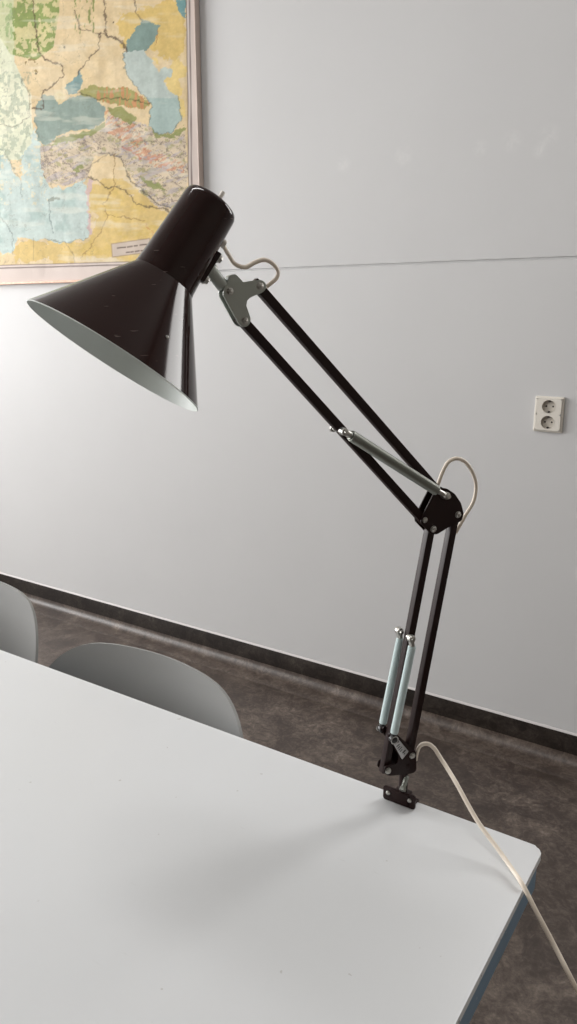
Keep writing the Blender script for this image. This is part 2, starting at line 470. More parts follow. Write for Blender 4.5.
    put(cb*(py > 270*K1), (164, 184, 178), .85)
    put(inside(jx, jy, s1_([(488, 0), (512, 0), (512, 50), (500, 40), (486, 15), (486, -60), (512, -60)]))*1.0, (120, 158, 158))
    # outlines, rivers and borders
    def line(pts, w, c=(92, 72, 62), a=.9, jit=True):
        q = s1_(pts)
        d = seg_dist(jx if jit else px, jy if jit else py, q)
        put(np.clip(1.0-(d-w*.32)/.55, 0, 1), c, a*.85)
    line([(90, 0), (98, 70), (105, 140), (125, 160), (172, 180), (174, 205), (145, 240), (120, 250), (118, 300), (95, 300)], 1.3, (84, 62, 48))
    line([(88, -60), (90, 0)], 1.0)
    line([(0, 340), (40, 350), (85, 320), (85, 260), (60, 220)], .8, (110, 100, 90), .7)
    line([(290, -40), (292, 95), (278, 90), (276, 130), (225, 190), (215, 205)], 1.1, (92, 72, 60))
    line([(210, 30), (225, 85), (250, 88), (280, 95)], .9)
    line([(292, 97), (320, 105), (345, 125), (350, 145)], 2.0, (78, 62, 58))
    line([(360, -30), (380, 40), (395, 60)], 1.1)
    line([(436, 85), (432, 110), (425, 125)], .9, (170, 120, 80))
    line([(220, 255), (270, 275), (330, 268), (400, 285), (415, 285)], 1.2, (84, 84, 50))
    line([(342, 145), (348, 200), (380, 245), (418, 285), (412, 345), (440, 372), (480, 362), (503, 330), (492, 268)], .7, (80, 100, 98), .7)
    line([(104, 290), (99, 335), (108, 385)], .6, (80, 100, 98), .7)
    line([(300, 422), (335, 430), (350, 470), (360, 500), (390, 520), (415, 545), (460, 570), (475, 575)], 1.2, (76, 70, 70))
    line([(245, 490), (270, 495), (300, 520), (318, 512), (350, 525), (375, 560), (400, 568), (440, 570), (465, 580)], 1.2, (92, 78, 62))
    line([(318, 425), (316, 512), (288, 565), (298, 592), (365, 600), (400, 605)], .8, (150, 118, 70))
    line([(298, 592), (275, 640), (250, 680), (225, 710)], .7, (160, 128, 80))
    line([(400, 615), (420, 640), (425, 655)], .8, (196, 130, 80))
    line([(340, 405), (400, 440), (440, 440)], .9, (196, 110, 78), .8)
    line([(260, 415), (300, 422), (245, 460), (200, 480)], .8, (110, 96, 90), .7)
    line([(0, 410), (30, 440), (60, 500), (62, 540)], .7, (110, 120, 120), .6)
    line([(135, 545), (140, 600), (147, 640)], .9, (104, 118, 116), .7)
    line([(120, 400), (130, 450), (145, 520)], .7, (150, 140, 120), .6)
    line([(0, 585), (35, 640), (40, 700)], .8, (110, 120, 116), .6)
    line([(95, 655), (95, 715)], .5, (150, 130, 90), .6, False)
    line([(180, 665), (200, 690), (210, 722)], .9, (140, 120, 90), .7)
    line([(125, 655), (180, 667), (244, 655)], .8, (120, 120, 100), .6)
    for (x, y) in ((181, 131), (313, 62), (100, 203), (126, 165)): put((np.hypot(px-x*K1, py-y*K1) < 1.1)*1.0, (96, 84, 66), .9)
    # mottling and cracks of the old print
    C *= (1+.26*(fbm(px/11, py/11, 77, 5)-.5)+.16*(nf-.5)+.16*(nn-.5))[..., None]
    cr = np.abs(fbm(px/18, py/18, 71, 5)-.5) < .006
    put(cr*(px < 95)*1.0, (120, 116, 104), .35)
    # creases of the canvas in flat light patches of worn ink
    put(np.clip((fbm(px/34, py/7, 81)-.60)*7, 0, 1), (236, 232, 214), .30)
    # scale box in the lower right
    bx = [(112, 244), (150, 238.5), (152, 252), (113, 257)]
    put(inside(px, py, bx)*1.0, (206, 190, 176)); d = seg_dist(px, py, bx+[bx[0]]); put(np.clip(1-(d-.3)/.6, 0, 1), (150, 126, 104), .6)
    for (x0, y0, x1, y1) in ((118, 248.2, 126, 247.2), (128, 247, 133, 246.4), (135, 246, 138, 245.6), (141, 245.2, 147, 244.4), (127, 252.6, 130, 252.2), (131.5, 252, 134, 251.7), (136, 251.6, 140, 251), (142, 250.8, 146, 250.3)):
        dd = seg_dist(px, py, [(x0, y0), (x1, y1)]); put(np.clip(1-(dd-.5)/.5, 0, 1), (96, 78, 70), .8)
    # printed margin: corner of the map picture at about (189, 262)
    right = px - (187.0 + (py/262.0)*3.6)
    bot = py - (265.5 - px*.028)
    mg = (right > 0) | (bot > 0)
    put(mg*1.0, (222, 208, 200))
    put(((right > 0) & (right < 4) & (bot < 0))*1.0, (220, 212, 205), .5)
    for a, b in ((0.0, .5), (2.8, .8)): put(np.clip(1-(np.abs(right-a)-b/2)/.5, 0, 1)*(bot < a), (112, 90, 88), .8)
    for a, b in ((0.0, .4), (2.8, 1.0)): put(np.clip(1-(np.abs(bot-a)-b/2)/.5, 0, 1)*(right < a), (112, 96, 90), .8)
    return np.clip(C*MAPGAIN, 0, 1)

MY = WALL_Y-.020                              # front plane of the sheet
mr = atY(198.0, 130, MY).x                  # right edge of the sheet
mb = atY(60, 280.5, MY).z                     # bottom edge of the sheet
ml = mr-1.30; mtz = mb+1.15
xd0 = atY(-4, 140, MY).x; zd1 = atY(100, -6, MY).z
gx = np.concatenate([np.linspace(ml, xd0, 50)[:-1], np.linspace(xd0, mr, 290)])
gz = np.concatenate([np.linspace(mb, zd1, 370), np.linspace(zd1, mtz, 60)[1:]])
GX, GZ = np.meshgrid(gx, gz)
dx_, dy_, dz_ = GX-CAM.x, np.full(GX.shape, MY-CAM.y), GZ-CAM.z
r_ = dx_*math.cos(YAW)+dy_*math.sin(YAW); f_ = -dx_*math.sin(YAW)+dy_*math.cos(YAW)
zc = f_*math.cos(PITCH)-dz_*math.sin(PITCH); dn = f_*math.sin(PITCH)*-1 - dz_*math.cos(PITCH)
PXg = 288.5+F*r_/zc; PYg = 512+F*dn/zc
PC = paint_map(PXg, PYg)
wob = (fbm(GX*5+40, GZ*3+40, 90)-.5)*.012 + (fbm(GX*22+40, GZ*14+40, 91)-.5)*.0030
edge = np.clip(np.minimum.reduce([(mr-GX), (GX-ml), (GZ-mb), (mtz-GZ)])/.05, 0, 1)
YY = MY - (wob+.004)*edge
nr, nc = GX.shape
verts = np.stack([GX, YY, GZ], -1).reshape(-1, 3)
idx = np.arange(nr*nc).reshape(nr, nc)
faces = np.stack([idx[:-1, :-1], idx[:-1, 1:], idx[1:, 1:], idx[1:, :-1]], -1).reshape(-1, 4)
me = bpy.data.meshes.new('map_sheet'); me.from_pydata(verts.tolist(), [], faces.tolist()); me.update(); me.shade_smooth()
ca = me.color_attributes.new('print', 'FLOAT_COLOR', 'POINT')
ca.data.foreach_set('color', np.concatenate([PC.reshape(-1, 3), np.ones((nr*nc, 1))], 1).astype(np.float32).ravel())
m_map = mat('printed_canvas', (.8, .8, .8), .6, spec=.12)
t = NT(m_map); a = t.n('ShaderNodeVertexColor', layer_name='print'); t.l(a.outputs[0], t.b.inputs['Base Color'])
t.bump(t.noise(t.coord(), 900, 2, .5), .08, .0004)
me.materials.append(m_map)
W_MAP = empty('wall_map', ((ml+mr)/2, WALL_Y, mb))
tag(W_MAP, 'coloured relief map of the Black Sea region in a thin wooden frame', 'map')
def wchild(o, par):                            # geometry given in world coordinates, parent has an offset
    o.parent = par; o.matrix_parent_inverse = par.matrix_basis.inverted(); return o
o = bpy.data.objects.new('map_sheet', me); COL.objects.link(o); wchild(o, W_MAP)
bm = bmesh.new(); add_box(bm, (ml, WALL_Y-.016, mb), (mr, WALL_Y-.001, mtz)); wchild(finish(bm, 'backing_board', mat('board', (.45, .33, .24), .7), smooth=False), W_MAP)
FW = .009
for nm, lo, hi in (('frame_rail', (ml-FW, WALL_Y-.028, mb-FW), (mr+FW, WALL_Y-.001, mb)), ('frame_rail', (ml-FW, WALL_Y-.028, mtz), (mr+FW, WALL_Y-.001, mtz+FW)),
                   ('frame_stile', (mr, WALL_Y-.026, mb), (mr+FW*.5, WALL_Y-.001, mtz)), ('frame_stile', (ml-FW*.5, WALL_Y-.026, mb), (ml, WALL_Y-.001, mtz))):
    bm = bmesh.new(); add_box(bm, lo, hi, .002); wchild(finish(bm, nm, m_wood if nm == 'frame_rail' else m_palewood), W_MAP)

# ------------------------------------------------------------------ double wall socket
oc = atY(548.3, 414.5, WALL_Y-.01)
SOCK = empty('wall_socket', (oc.x, WALL_Y, oc.z))
tag(SOCK, 'cream double power socket screwed to the pale wall', 'socket')
SW, SH = .0400, .0500
def rrect(w, h, r): return round_poly([(-w, -h), (w, -h), (w, h), (-w, h)], r, 5)
bm = bmesh.new()
ro, ri = rrect(SW, SH, .004), rrect(SW-.0050, SH-.0050, .002)
rg = [[bm.verts.new((p[0]*k, y, p[1]*k)) for p in q_] for q_, y, k in ((ro, 0, 1), (ro, -.0068, 1), (ro, -.008, .97), (ri, -.008, 1), (ri, 0, 1))]
for A_, B_ in zip(rg, rg[1:]+rg[:1]):
    for k in range(len(A_)): bm.faces.new((A_[k], A_[(k+1) % len(A_)], B_[(k+1) % len(B_)], B_[k]))
finish(bm, 'mounting_frame', m_sock, SOCK)
# cover plate with two round openings
bm = bmesh.new()
cw, ch, yf = SW-.0052, SH-.0052, -.0125
RW, NB = .0188, 40
for s in (1, -1):
    zc_ = s*.0222; h0, h1 = (0, ch) if s > 0 else (-ch, 0)
    ring = [bm.verts.new((RW*math.cos(2*math.pi*k/NB), yf, zc_+RW*math.sin(2*math.pi*k/NB))) for k in range(NB)]
    out = []
    for k in range(NB):
        c_, s__ = math.cos(2*math.pi*k/NB), math.sin(2*math.pi*k/NB)
        tt = min(cw/abs(c_) if abs(c_) > 1e-6 else 9, ((h1-zc_) if s__ > 0 else (zc_-h0))/abs(s__) if abs(s__) > 1e-6 else 9)
        out.append(bm.verts.new((tt*c_, yf, zc_+tt*s__)))
    for k in range(NB):
        j = (k+1) % NB; bm.faces.new((ring[k], ring[j], out[j], out[k]))
pl = rrect(cw, ch, .0001)
side0 = [(-cw, -ch), (cw, -ch), (cw, ch), (-cw, ch)]
sv = [[bm.verts.new((x+(.0012 if x > 0 else -.0012)*(d), y, z+(.0012 if z > 0 else -.0012)*d)) for x, z in side0] for y, d in ((yf, 0), (yf+.0012, .8), (-.008, 1))]
for A_, B_ in zip(sv, sv[1:]):
    for i in range(4): bm.faces.new((A_[i], A_[(i+1) % 4], B_[(i+1) % 4], B_[i]))
finish(bm, 'cover_plate', m_sock, SOCK)
for s in (1, -1):
    bm = bmesh.new(); Mx = Matrix.Translation((0, yf, s*.0222)) @ Matrix.Rotation(R(90), 4, 'X')
    lathe(bm, [(RW, .0006), (RW-.001, .0), (RW-.0012, -.0100), (0, -.0100)], Matrix.Translation((0, yf, s*.0222)) @ Matrix.Rotation(R(90), 4, 'X'), 40)
    well = finish(bm, 'socket_well', m_sockin, SOCK)
    for xx in (-.0095, .0095):
        bm = bmesh.new(); rod(bm, (xx, yf+.0104, s*.0222), (xx, yf+.0097, s*.0222), .0026, 16); finish(bm, 'pin_hole', m_hole, well)
    for zz in (.0155, -.0155):
        bm = bmesh.new(); add_box(bm, (-.0022, yf+.001, s*.0222+zz-.0022), (.0022, yf+.0100, s*.0222+zz+.0022), .0005); finish(bm, 'earth_clip', m_hole, well)

# ------------------------------------------------------------------ table
TZ = .75
cr_ = atZ(543, 850, TZ)                       # right back corner
eb = atZ(0, 648.5, TZ)
TX1, TY1 = cr_.x, (cr_.y+eb.y)/2
TX0, TY0 = TX1-2.00, TY1-.80
TAB = empty('table', ((TX0+TX1)/2, (TY0+TY1)/2, 0))
tag(TAB, 'large white topped table with blue grey steel frame under the lamp', 'table')
bm = bmesh.new()
pl = round_poly([(TX0, TY0), (TX1, TY0), (TX1, TY1), (TX0, TY1)], .013, 8)
prism(bm, pl, TZ-.009, TZ, .0034, plane='xy')
for f in bm.faces:
    if abs(f.normal.z) < .9: f.material_index = 1
wchild(finish(bm, 'tabletop', [m_table, m_edge]), TAB)
bm = bmesh.new(); prism(bm, round_poly([(TX0+.006, TY0+.006), (TX1-.006, TY0+.006), (TX1-.006, TY1-.006), (TX0+.006, TY1-.006)], .012, 6), TZ-.0125, TZ-.009, plane='xy'); wchild(finish(bm, 'gap_shade_strip', m_gap), TAB)  # dark strip standing in for the shaded gap above the apron
bm = bmesh.new()
a_ = round_poly([(TX0+.003, TY0+.003), (TX1-.003, TY0+.003), (TX1-.003, TY1-.003), (TX0+.003, TY1-.003)], .012, 6)
b_ = round_poly([(TX0+.030, TY0+.030), (TX1-.030, TY0+.030), (TX1-.030, TY1-.030), (TX0+.030, TY1-.030)], .004, 6)
rg = [[bm.verts.new((p[0], p[1], z)) for p in q] for q, z in ((a_, TZ-.0125), (a_, TZ-.046), (b_, TZ-.046), (b_, TZ-.0125))]
for i in range(4):
    A_, B_ = rg[i], rg[(i+1) % 4]
    for k in range(len(A_)): bm.faces.new((A_[k], A_[(k+1) % len(A_)], B_[(k+1) % len(A_)], B_[k]))
wchild(finish(bm, 'apron_frame', m_frame), TAB)
for x in (TX0+.30, TX1-.30):
    for y in (TY0+.09, TY1-.12):
        bm = bmesh.new(); add_box(bm, (x-.02, y-.02, .012), (x+.02, y+.02, TZ-.0125), .003)
        lg = wchild(finish(bm, 'leg', m_frame), TAB)
        bm = bmesh.new(); rod(bm, (x, y, 0), (x, y, .014), .019, 24, .003); f_o = finish(bm, 'foot_cap', m_black)
        f_o.parent = lg; f_o.matrix_parent_inverse = (TAB.matrix_basis).inverted()
        f_o.matrix_parent_inverse = Matrix.Identity(4)
    bm = bmesh.new(); add_box(bm, (x-.015, TY0+.03, TZ-.046), (x+.015, TY1-.03, TZ-.0127), .003); wchild(finish(bm, 'cross_beam', m_frame), TAB)

# ------------------------------------------------------------------ chairs
def shell_mesh():
    """one piece seat and back shell; origin under the seat on the floor, back towards +y"""
    bm = bmesh.new()
    cl0 = catmull([Vector((0, -.25, .425)), Vector((0, -.20, .448)), Vector((0, -.08, .445)), Vector((0, .06, .437)), Vector((0, .155, .452)), Vector((0, .200, .505)), Vector((0, .222, .58)), Vector((0, .245, .68)), Vector((0, .268, .775))], 12)
    L = [0]
    for a, b in zip(cl0, cl0[1:]): L.append(L[-1]+(b-a).length)
    T = L[-1]
    def at_len(d):
        for a, b, l0, l1 in zip(cl0, cl0[1:], L, L[1:]):
            if d <= l1+1e-9: return a.lerp(b, (d-l0)/(l1-l0))
        return cl0[-1].copy()
    CR_T, CR_B = .125, .07
    ds = [CR_B*(1-math.cos(k/8*math.pi/2)) for k in range(0, 8)]
    ds += [CR_B+(T-CR_T-CR_B)*k/34 for k in range(35)]
    ds += [T-CR_T+CR_T*math.sin(k/14*math.pi/2) for k in range(1, 15)]
    NS = 40; rows = []
    for d in ds:
        s = d/T; p = at_len(d)
        w = .215+.015*math.sin(min(1, s/.5)*math.pi) if s < .5 else .236
        if s > .60: w += .008*math.sin((s-.6)/.4*math.pi)
        e = (T-d)/CR_T
        if e < 1: w = w-.125+.125*(1-(1-e)**2.6)**(1/2.6) if e > 0 else w-.125
        e = d/CR_B
        if e < 1: w = w-.07+.07*(1-(1-e)**2)**.5
        back = max(0, min(1, (s-.52)/.15)); back = back*back*(3-2*back)
        row = []
        for k in range(NS+1):
            x = w*(-1+2*k/NS); rel = abs(x)/.225
            row.append(bm.verts.new((x, p.y-back*.055*rel**2.0, p.z+(1-back)*(.028*rel**2.4)-back*.010*rel**2)))
        rows.append(row)
    for A_, B_ in zip(rows, rows[1:]):
        for k in range(NS): bm.faces.new((A_[k], A_[k+1], B_[k+1], B_[k]))
    bmesh.ops.recalc_face_normals(bm, faces=bm.faces[:])
    bmesh.ops.solidify(bm, geom=bm.faces[:], thickness=.005)
    return bm
def make_chair():
    root = empty('shell_chair')
    finish(shell_mesh(), 'seat_shell', m_chair, root, sharp=55)
    bm = bmesh.new()
    for y in (-.13, .10): sweep(bm, [Vector((-.14, y, .425)), Vector((0, y, .422)), Vector((.14, y, .425))], .009, n=12)
    for x in (-.14, .14): sweep(bm, [Vector((x, -.13, .425)), Vector((x, .10, .425))], .009, n=12)
    finish(bm, 'under_frame', m_chrome, root)
    for sx in (-1, 1):
        for sy, y0, y1 in ((-1, -.13, -.21), (1, .10, .215)):
            bm = bmesh.new(); sweep(bm, catmull([Vector((sx*.13, y0, .425)), Vector((sx*.155, y0+sy*.015, .405)), Vector((sx*.18, (y0+y1)/2+sy*.01, .22)), Vector((sx*.205, y1, .012))], 6), .0085, n=14)
            lg = finish(bm, 'leg', m_chrome, root)
            bm = bmesh.new(); rod(bm, (sx*.206, y1, 0), (sx*.205, y1, .022), .012, 20, .003); finish(bm, 'foot_cap', m_black, lg)
    return root
def copy_tree(o, parent=None):
    c = o.copy(); COL.objects.link(c)
    c.parent = parent
    for ch in list(o.children): copy_tree(ch, c)
    return c
ch1 = make_chair()
CH = [((-.858, .628), R(-2), 'grey plastic shell chair whose rounded back shows in full behind the table edge'),
      ((-1.432, .715), R(-2), 'grey plastic shell chair cut off by the left side of the picture')]
for i, ((x, y), rz, lb) in enumerate(CH):
    c = ch1 if i == 0 else copy_tree(ch1)
    c.location = (x, y, 0); c.rotation_euler = (0, 0, rz)
    tag(c, lb, 'chair', 'grey shell chairs behind the table')

# ------------------------------------------------------------------ the lamp
LA = YAW + R(25)                              # the plane in which the arms lie
LO = atZ(408, 797, TZ)                        # foot of the swivel pin, on the table edge
LO = Vector((LO.x, TY1-.012, TZ))
LAMP = empty('desk_lamp', LO, LA)
tag(LAMP, 'dark brown spring balanced arm lamp clamped to the white table', 'desk lamp')
LM = Matrix.Translation(LO) @ Matrix.Rotation(LA, 4, 'Z'); LI = LM.inverted()
LR = LI.to_3x3()
def q(px, py, w=0.0):
    """point of the lamp's own plane offset w towards the viewer's side, in the lamp's coordinates"""
    c = LI @ CAM; d = LR @ ray(px, py)
    return c + d*((-w-c.y)/d.y)
def loc(p): return LI @ Vector(p)
def part(bm, name, m, parent=LAMP, **k): return finish(bm, name, m, parent, **k)

BW, BD = .0094, .0092                         # bar section (in plane, depth)
def bar(a, b, ext=.006, w=BW, d=BD):
    """channel bar between two pivots of the lamp plane"""
    bm = bmesh.new(); a, b = Vector(a), Vector(b); z = (b-a).normalized(); a = a-z*ext; b = b+z*ext
    y = Vector((0, 1, 0)); x = y.cross(z).normalized()
    M = Matrix((x, y, z)).transposed().to_4x4(); M.translation = a
    add_box(bm, (-w/2, -d/2, 0), (w/2, d/2, (b-a).length), .0012, M=M)
    return bm
def screw(c, w0, r=.0042, h=.0028, parent=LAMP, name='pivot_screw', both=True):
    """a domed nut on the plate: c a point of the plane"""
    for s in ((-1, 1) if both else (-1,)):
        bm = bmesh.new()
        y0 = s*w0
        M = frame_of(Vector((c.x, y0, c.z)), Vector((c.x, y0+s*.01, c.z)))
        lathe(bm, [(r*1.12, -.0004), (r*1.12, .0005), (r*.95, .0006)], M, 20)
        lathe(bm, [(r*.95, .0006), (r*.95, h*.7), (r*.7, h), (0, h)], M, 6)
        lathe(bm, [(r*.42, h*.9), (r*.42, h*1.35), (r*.2, h*1.5), (0, h*1.5)], M, 14)
        finish(bm, name, m_steel, parent, sharp=25)

pw = .0085
# pivots, read on the near faces
pA = q(260.7, 286.0, pw); pB = q(245.5, 320.8, pw); pK = q(230.4, 291.3, pw)      # head bracket
eS = q(443.5, 494.8, pw); eR = q(459, 515, pw); eL = q(434.3, 529.5, pw); eB = q(426, 520.5, pw)
bR = q(412.5, 755.7, pw); bL = q(388.2, 771, pw); bSp = q(392, 737, pw)
flat = lambda p: Vector((p.x, 0, p.z))
pA, pB, pK, eS, eR, eL, eB, bR, bL, bSp = map(flat, (pA, pB, pK, eS, eR, eL, eB, bR, bL, bSp))
for a, b, s in ((pA, eS, 0), (pB, eB, 0), (eR, bR, 0), (eL, bL, 0)):
    part(bar(a, b), 'arm_bar', m_arm)

def plates(outline_px, name, w, m, rad=.004, th=.0014):
    """a pair of side plates, one mesh each, from an outline read on the near plate"""
    pts = [q(x, y, w) for x, y in outline_px]; pts = round_poly([(p.x, p.z) for p in pts], rad, 6)
    obs = []
    for s in (-1, 1):
        bm = bmesh.new(); y0 = s*w; y1 = s*(w-th)
        prism(bm, pts, min(y0, y1), max(y0, y1), .0004); obs.append(part(bm, name, m, sharp=30))
    return obs
# head bracket: grey triangular plates
hb = [(226, 284), (235, 283.5), (262, 279.5), (267.5, 285), (264, 292), (250, 297.5), (245.5, 303), (251.5, 321), (247, 327.5), (240, 326), (222.5, 294)]
plates(hb, 'head_bracket', .0066, m_grey, .0035)
for c in (pA, pB, pK): screw(c, .0066, .0034)
bm = bmesh.new()                               # bent web joining the two head plates
pts = [q(x, y, 0) for x, y in ((222.5, 294), (240.5, 326))]
prism(bm, [(pts[0].x+.0005, pts[0].z), (pts[0].x+.0016, pts[0].z+.0005), (pts[1].x+.0016, pts[1].z+.0005), (pts[1].x+.0005, pts[1].z)], -.0052, .0052); part(bm, 'bracket_web', m_grey)

# elbow plates
el = [(441, 488), (447, 488.5), (455, 494), (461, 503), (464, 514), (461.5, 521), (449, 527), (437, 534.5), (431, 534), (420.5, 523), (422, 517), (434, 493)]
plates(el, 'elbow_plate', .0066, m_arm, .003)
for c in (eR, eL): screw(c, .0066, .0036)
screw(eB, .0066, .0030, .0018)
# base bracket plates
bb = [(388.5, 736), (391, 731.5), (396, 733.5), (416, 751.5), (416.6, 771), (412, 773.5), (389, 776), (383.5, 773), (385, 766.5), (398, 763.5), (399, 756)]
plates(bb, 'base_bracket', .0080, m_arm, .003)
for c in (bR, bL): screw(c, .0080, .0036)

# springs
def coil(a, b, r, wire, turns, m, name='tension_spring', n=6, per=14, parent=LAMP):
    bm = bmesh.new(); a, b = Vector(a), Vector(b); M = frame_of(a, b); L = (b-a).length; path = []
    N = turns*per
    for i in range(N+1):
        t_ = i/N; an = 2*math.pi*turns*t_
        rr = r*min(1, .45+t_*turns*.55, .45+(1-t_)*turns*.55)
        path.append(M @ Vector((rr*math.cos(an), rr*math.sin(an), L*t_)))
    sweep(bm, path, wire, n=n)
    return part(bm, name, m, parent, sharp=80)
SPW = .0125
s0 = q(347, 433, SPW); s1 = q(440, 492.6, SPW)
d_ = (s1-s0).normalized()
sp = coil(s0+d_*.004, s1-d_*.004, .0053, .00085, 78, m_spring)
bm = bmesh.new(); rod(bm, s0+d_*.005, s1-d_*.005, .0044, 16); part(bm, 'spring_core', mat('dark_spring_core', (.05, .05, .045), .6), sp)
c0 = q(343.5, 431.5, SPW)
bm = bmesh.new(); rod(bm, (c0.x, -.0195, c0.z), (c0.x, .0125, c0.z), .0022, 16); rod(bm, (c0.x, -.0168, c0.z), (c0.x, -.0075, c0.z), .0040, 20, .0012)
rod(bm, (c0.x, .0085, c0.z), (c0.x, .0125, c0.z), .0036, 6); rod(bm, c0, s0+d_*.006, .0036, 16, .001); part(bm, 'spring_pin', m_steel)
bm = bmesh.new(); c1 = eS; rod(bm, (c1.x, -.0195, c1.z), (c1.x, .0105, c1.z), .0024, 16); rod(bm, (c1.x, -.0170, c1.z), (c1.x, -.0068, c1.z), .0042, 20, .0012); rod(bm, s1-d_*.008, Vector((c1.x, -.013, c1.z)), .0030, 16, .001)
part(bm, 'spring_pin', m_steel)
# lower pair of springs in pale sheaths, either side of the bar
LW = .0125
t0 = q(412.8, 643, LW); t1 = q(393.5, 736, LW)
d_ = (t1-t0).normalized()
pin = q(411, 638.5, LW)
for s in (-1, 1):
    a = Vector((t0.x, s*LW, t0.z)); b = Vector((t1.x, s*LW, t1.z))
    spx = coil(a+d_*.003, b-d_*.003, .0040, .0009, 66, m_mint)
    bm = bmesh.new(); rod(bm, a+d_*.0035, b-d_*.0035, .0041, 18); part(bm, 'spring_sheath', m_mint, spx)
    bm = bmesh.new(); rod(bm, (pin.x, s*.0055, pin.z), (pin.x, s*.0180, pin.z), .0022, 14); rod(bm, (pin.x, s*.0090, pin.z), (pin.x, s*.0165, pin.z), .0046, 20, .0018)
    rod(bm, Vector((pin.x, s*LW, pin.z)), a+d_*.005, .0034, 16, .001); part(bm, 'spring_pin', m_steel)
    bm = bmesh.new(); c = b+d_*.0035; rod(bm, (c.x, s*.0085, c.z), (c.x, s*.0165, c.z), .0046, 24, .0014); rod(bm, b-d_*.003, c, .0036, 16); part(bm, 'spring_end_cap', m_black)
    bm = bmesh.new(); M = frame_of(Vector((c.x, s*.0163, c.z)), Vector((c.x, s*.0263, c.z)))
    lathe(bm, [(.0046, 0), (.0052, .0005), (.0046, .001), (.0040, .0005)], M, 24, closed=True); part(bm, 'retaining_ring', m_steel)
bm = bmesh.new()                               # tie plate carrying the spring feet
cE = t1+d_*.0035
pl = round_poly([(cE.x-.006, cE.z+.004), (cE.x+.005, cE.z+.005), (cE.x+.012, cE.z-.008), (cE.x+.002, cE.z-.008)], .003, 4)
for s in (-1, 1): prism(bm, pl, min(s*.0082, s*.0095), max(s*.0082, s*.0095), .0003)
part(bm, 'spring_foot_lug', m_arm)

# type label on the base bracket (worn, unreadable marks)
lp = [q(x, y, .0087) for x, y in ((393, 743), (398.6, 739.3), (408.8, 751.6), (402.2, 759.6))]
bm = bmesh.new(); prism(bm, round_poly([(p.x, p.z) for p in lp], .0015, 4), -.0087, -.0080, .00015)
lab = part(bm, 'type_label', m_tag)
lab['label'] = 'silver type label with worn black print'
bm = bmesh.new()
A_, B_, C_, D_ = lp
def lpt(u, v_): return (A_*(1-u)+B_*u)*(1-v_)+(D_*(1-u)+C_*u)*v_
for u0, u1, v0, v1 in ((.55, .8, .05, .14), (.15, .7, .25, .29), (.15, .62, .36, .40), (.15, .75, .47, .51), (.2, .6, .58, .62), (.38, .85, .74, .80), (.4, .62, .86, .89)):
    ps = [lpt(u0, v0), lpt(u1, v0), lpt(u1, v1), lpt(u0, v1)]
    prism(bm, [(p.x, p.z) for p in ps], -.0089, -.0087)
part(bm, 'label_print', m_ink, lab, smooth=False)

# swivel pin and clamp at the table edge
TT = TZ+.0002
yE = TY1                                       # table edge
bp = LO                                        # pin stands here
def W2L(bm):
    for v in bm.verts: v.co = LI @ v.co
pz = (LM @ Vector((0, 0, bR.z))).z
pinw = LM @ Vector((bR.x-.006, 0, bR.z-.014))
px0 = Vector((pinw.x, pinw.y, TZ))
bm = bmesh.new(); rod(bm, (px0.x, px0.y, TZ+.004), (px0.x, px0.y, pinw.z+.012), .0055, 24, .001); W2L(bm); part(bm, 'swivel_pin', m_arm)
bm = bmesh.new(); rod(bm, (px0.x, px0.y, pinw.z-.004), (px0.x, px0.y, pinw.z+.004), .0085, 24, .001); W2L(bm); part(bm, 'swivel_collar', m_arm)
PL = atZ(384.5, 801, TZ); PR = atZ(413.8, 807, TZ)
pcx = (PL.x+PR.x)/2; pw_ = (PR.x-PL.x)/2*.0+ .0218; pcy = (PL.y+PR.y)/2
hh = .0192
bm = bmesh.new()                               # upright jaw plate and the strap that runs back over the edge
pl = [(p.x+pcx, p.y+TT+hh/2) for p in round_poly([(-pw_, -hh/2), (pw_, -hh/2), (pw_, hh/2), (-pw_, hh/2)], .0035, 5)]
prism(bm, pl, pcy-.001, pcy+.001, .0004)
add_box(bm, (pcx-.018, pcy, TT), (pcx+.018, yE+.004, TT+.0022), .0005)
add_box(bm, (pcx-.018, yE+.0006, TZ-.062), (pcx+.018, yE+.0036, TT+.0022), .0008)
add_box(bm, (pcx-.018, yE-.050, TZ-.065), (pcx+.018, yE+.0036, TZ-.062), .0008)
W2L(bm); clamp = part(bm, 'table_clamp', m_arm)
for xx in (-.0150, .0140):
    bm = bmesh.new(); M = frame_of(Vector((pcx+xx, pcy-.001, TT+hh*.55)), Vector((pcx+xx, pcy-.01, TT+hh*.55)))
    lathe(bm, [(.0029, 0), (.0028, .0008), (.0018, .0016), (0, .0019)], M, 20); W2L(bm); part(bm, 'rivet', m_steel, clamp)
bm = bmesh.new(); cx_, cy_ = pcx, yE-.028
rod(bm, (cx_, cy_, TZ-.115), (cx_, cy_, TZ-.053), .0035, 20); rod(bm, (cx_, cy_, TZ-.053), (cx_, cy_, TZ-.0462), .010, 24, .001)
W2L(bm); cs = part(bm, 'clamp_screw', m_steel)
bm = bmesh.new(); add_box(bm, (cx_-.016, cy_-.002, TZ-.118), (cx_+.016, cy_+.002, TZ-.108), .0015); W2L(bm); part(bm, 'wing_handle', m_black, clamp)
bm = bmesh.new()                               # pillar between plate and bracket, with a bright threaded tension screw
add_box(bm, (px0.x-.010, px0.y-.006, TT+.0022), (px0.x+.010, px0.y+.006, TT+.018), .0012)
W2L(bm); part(bm, 'pin_socket', m_arm, clamp)
sA = LI @ Vector((px0.x-.014, px0.y-.012, TT+.020)); sB = LI @ Vector((px0.x+.002, px0.y-.0085, TT+.034))
sA = q(402.5, 790, .012); sB = q(407, 776, .004)
bm = bmesh.new(); rod(bm, sA, sB, .0026, 16)
M = frame_of(sA, sB); L_ = (sB-sA).length
for k in range(9):
    lathe(bm, [(.0026, L_*k/9), (.0034, L_*(k+.4)/9), (.0026, L_*(k+.8)/9)], M, 16)
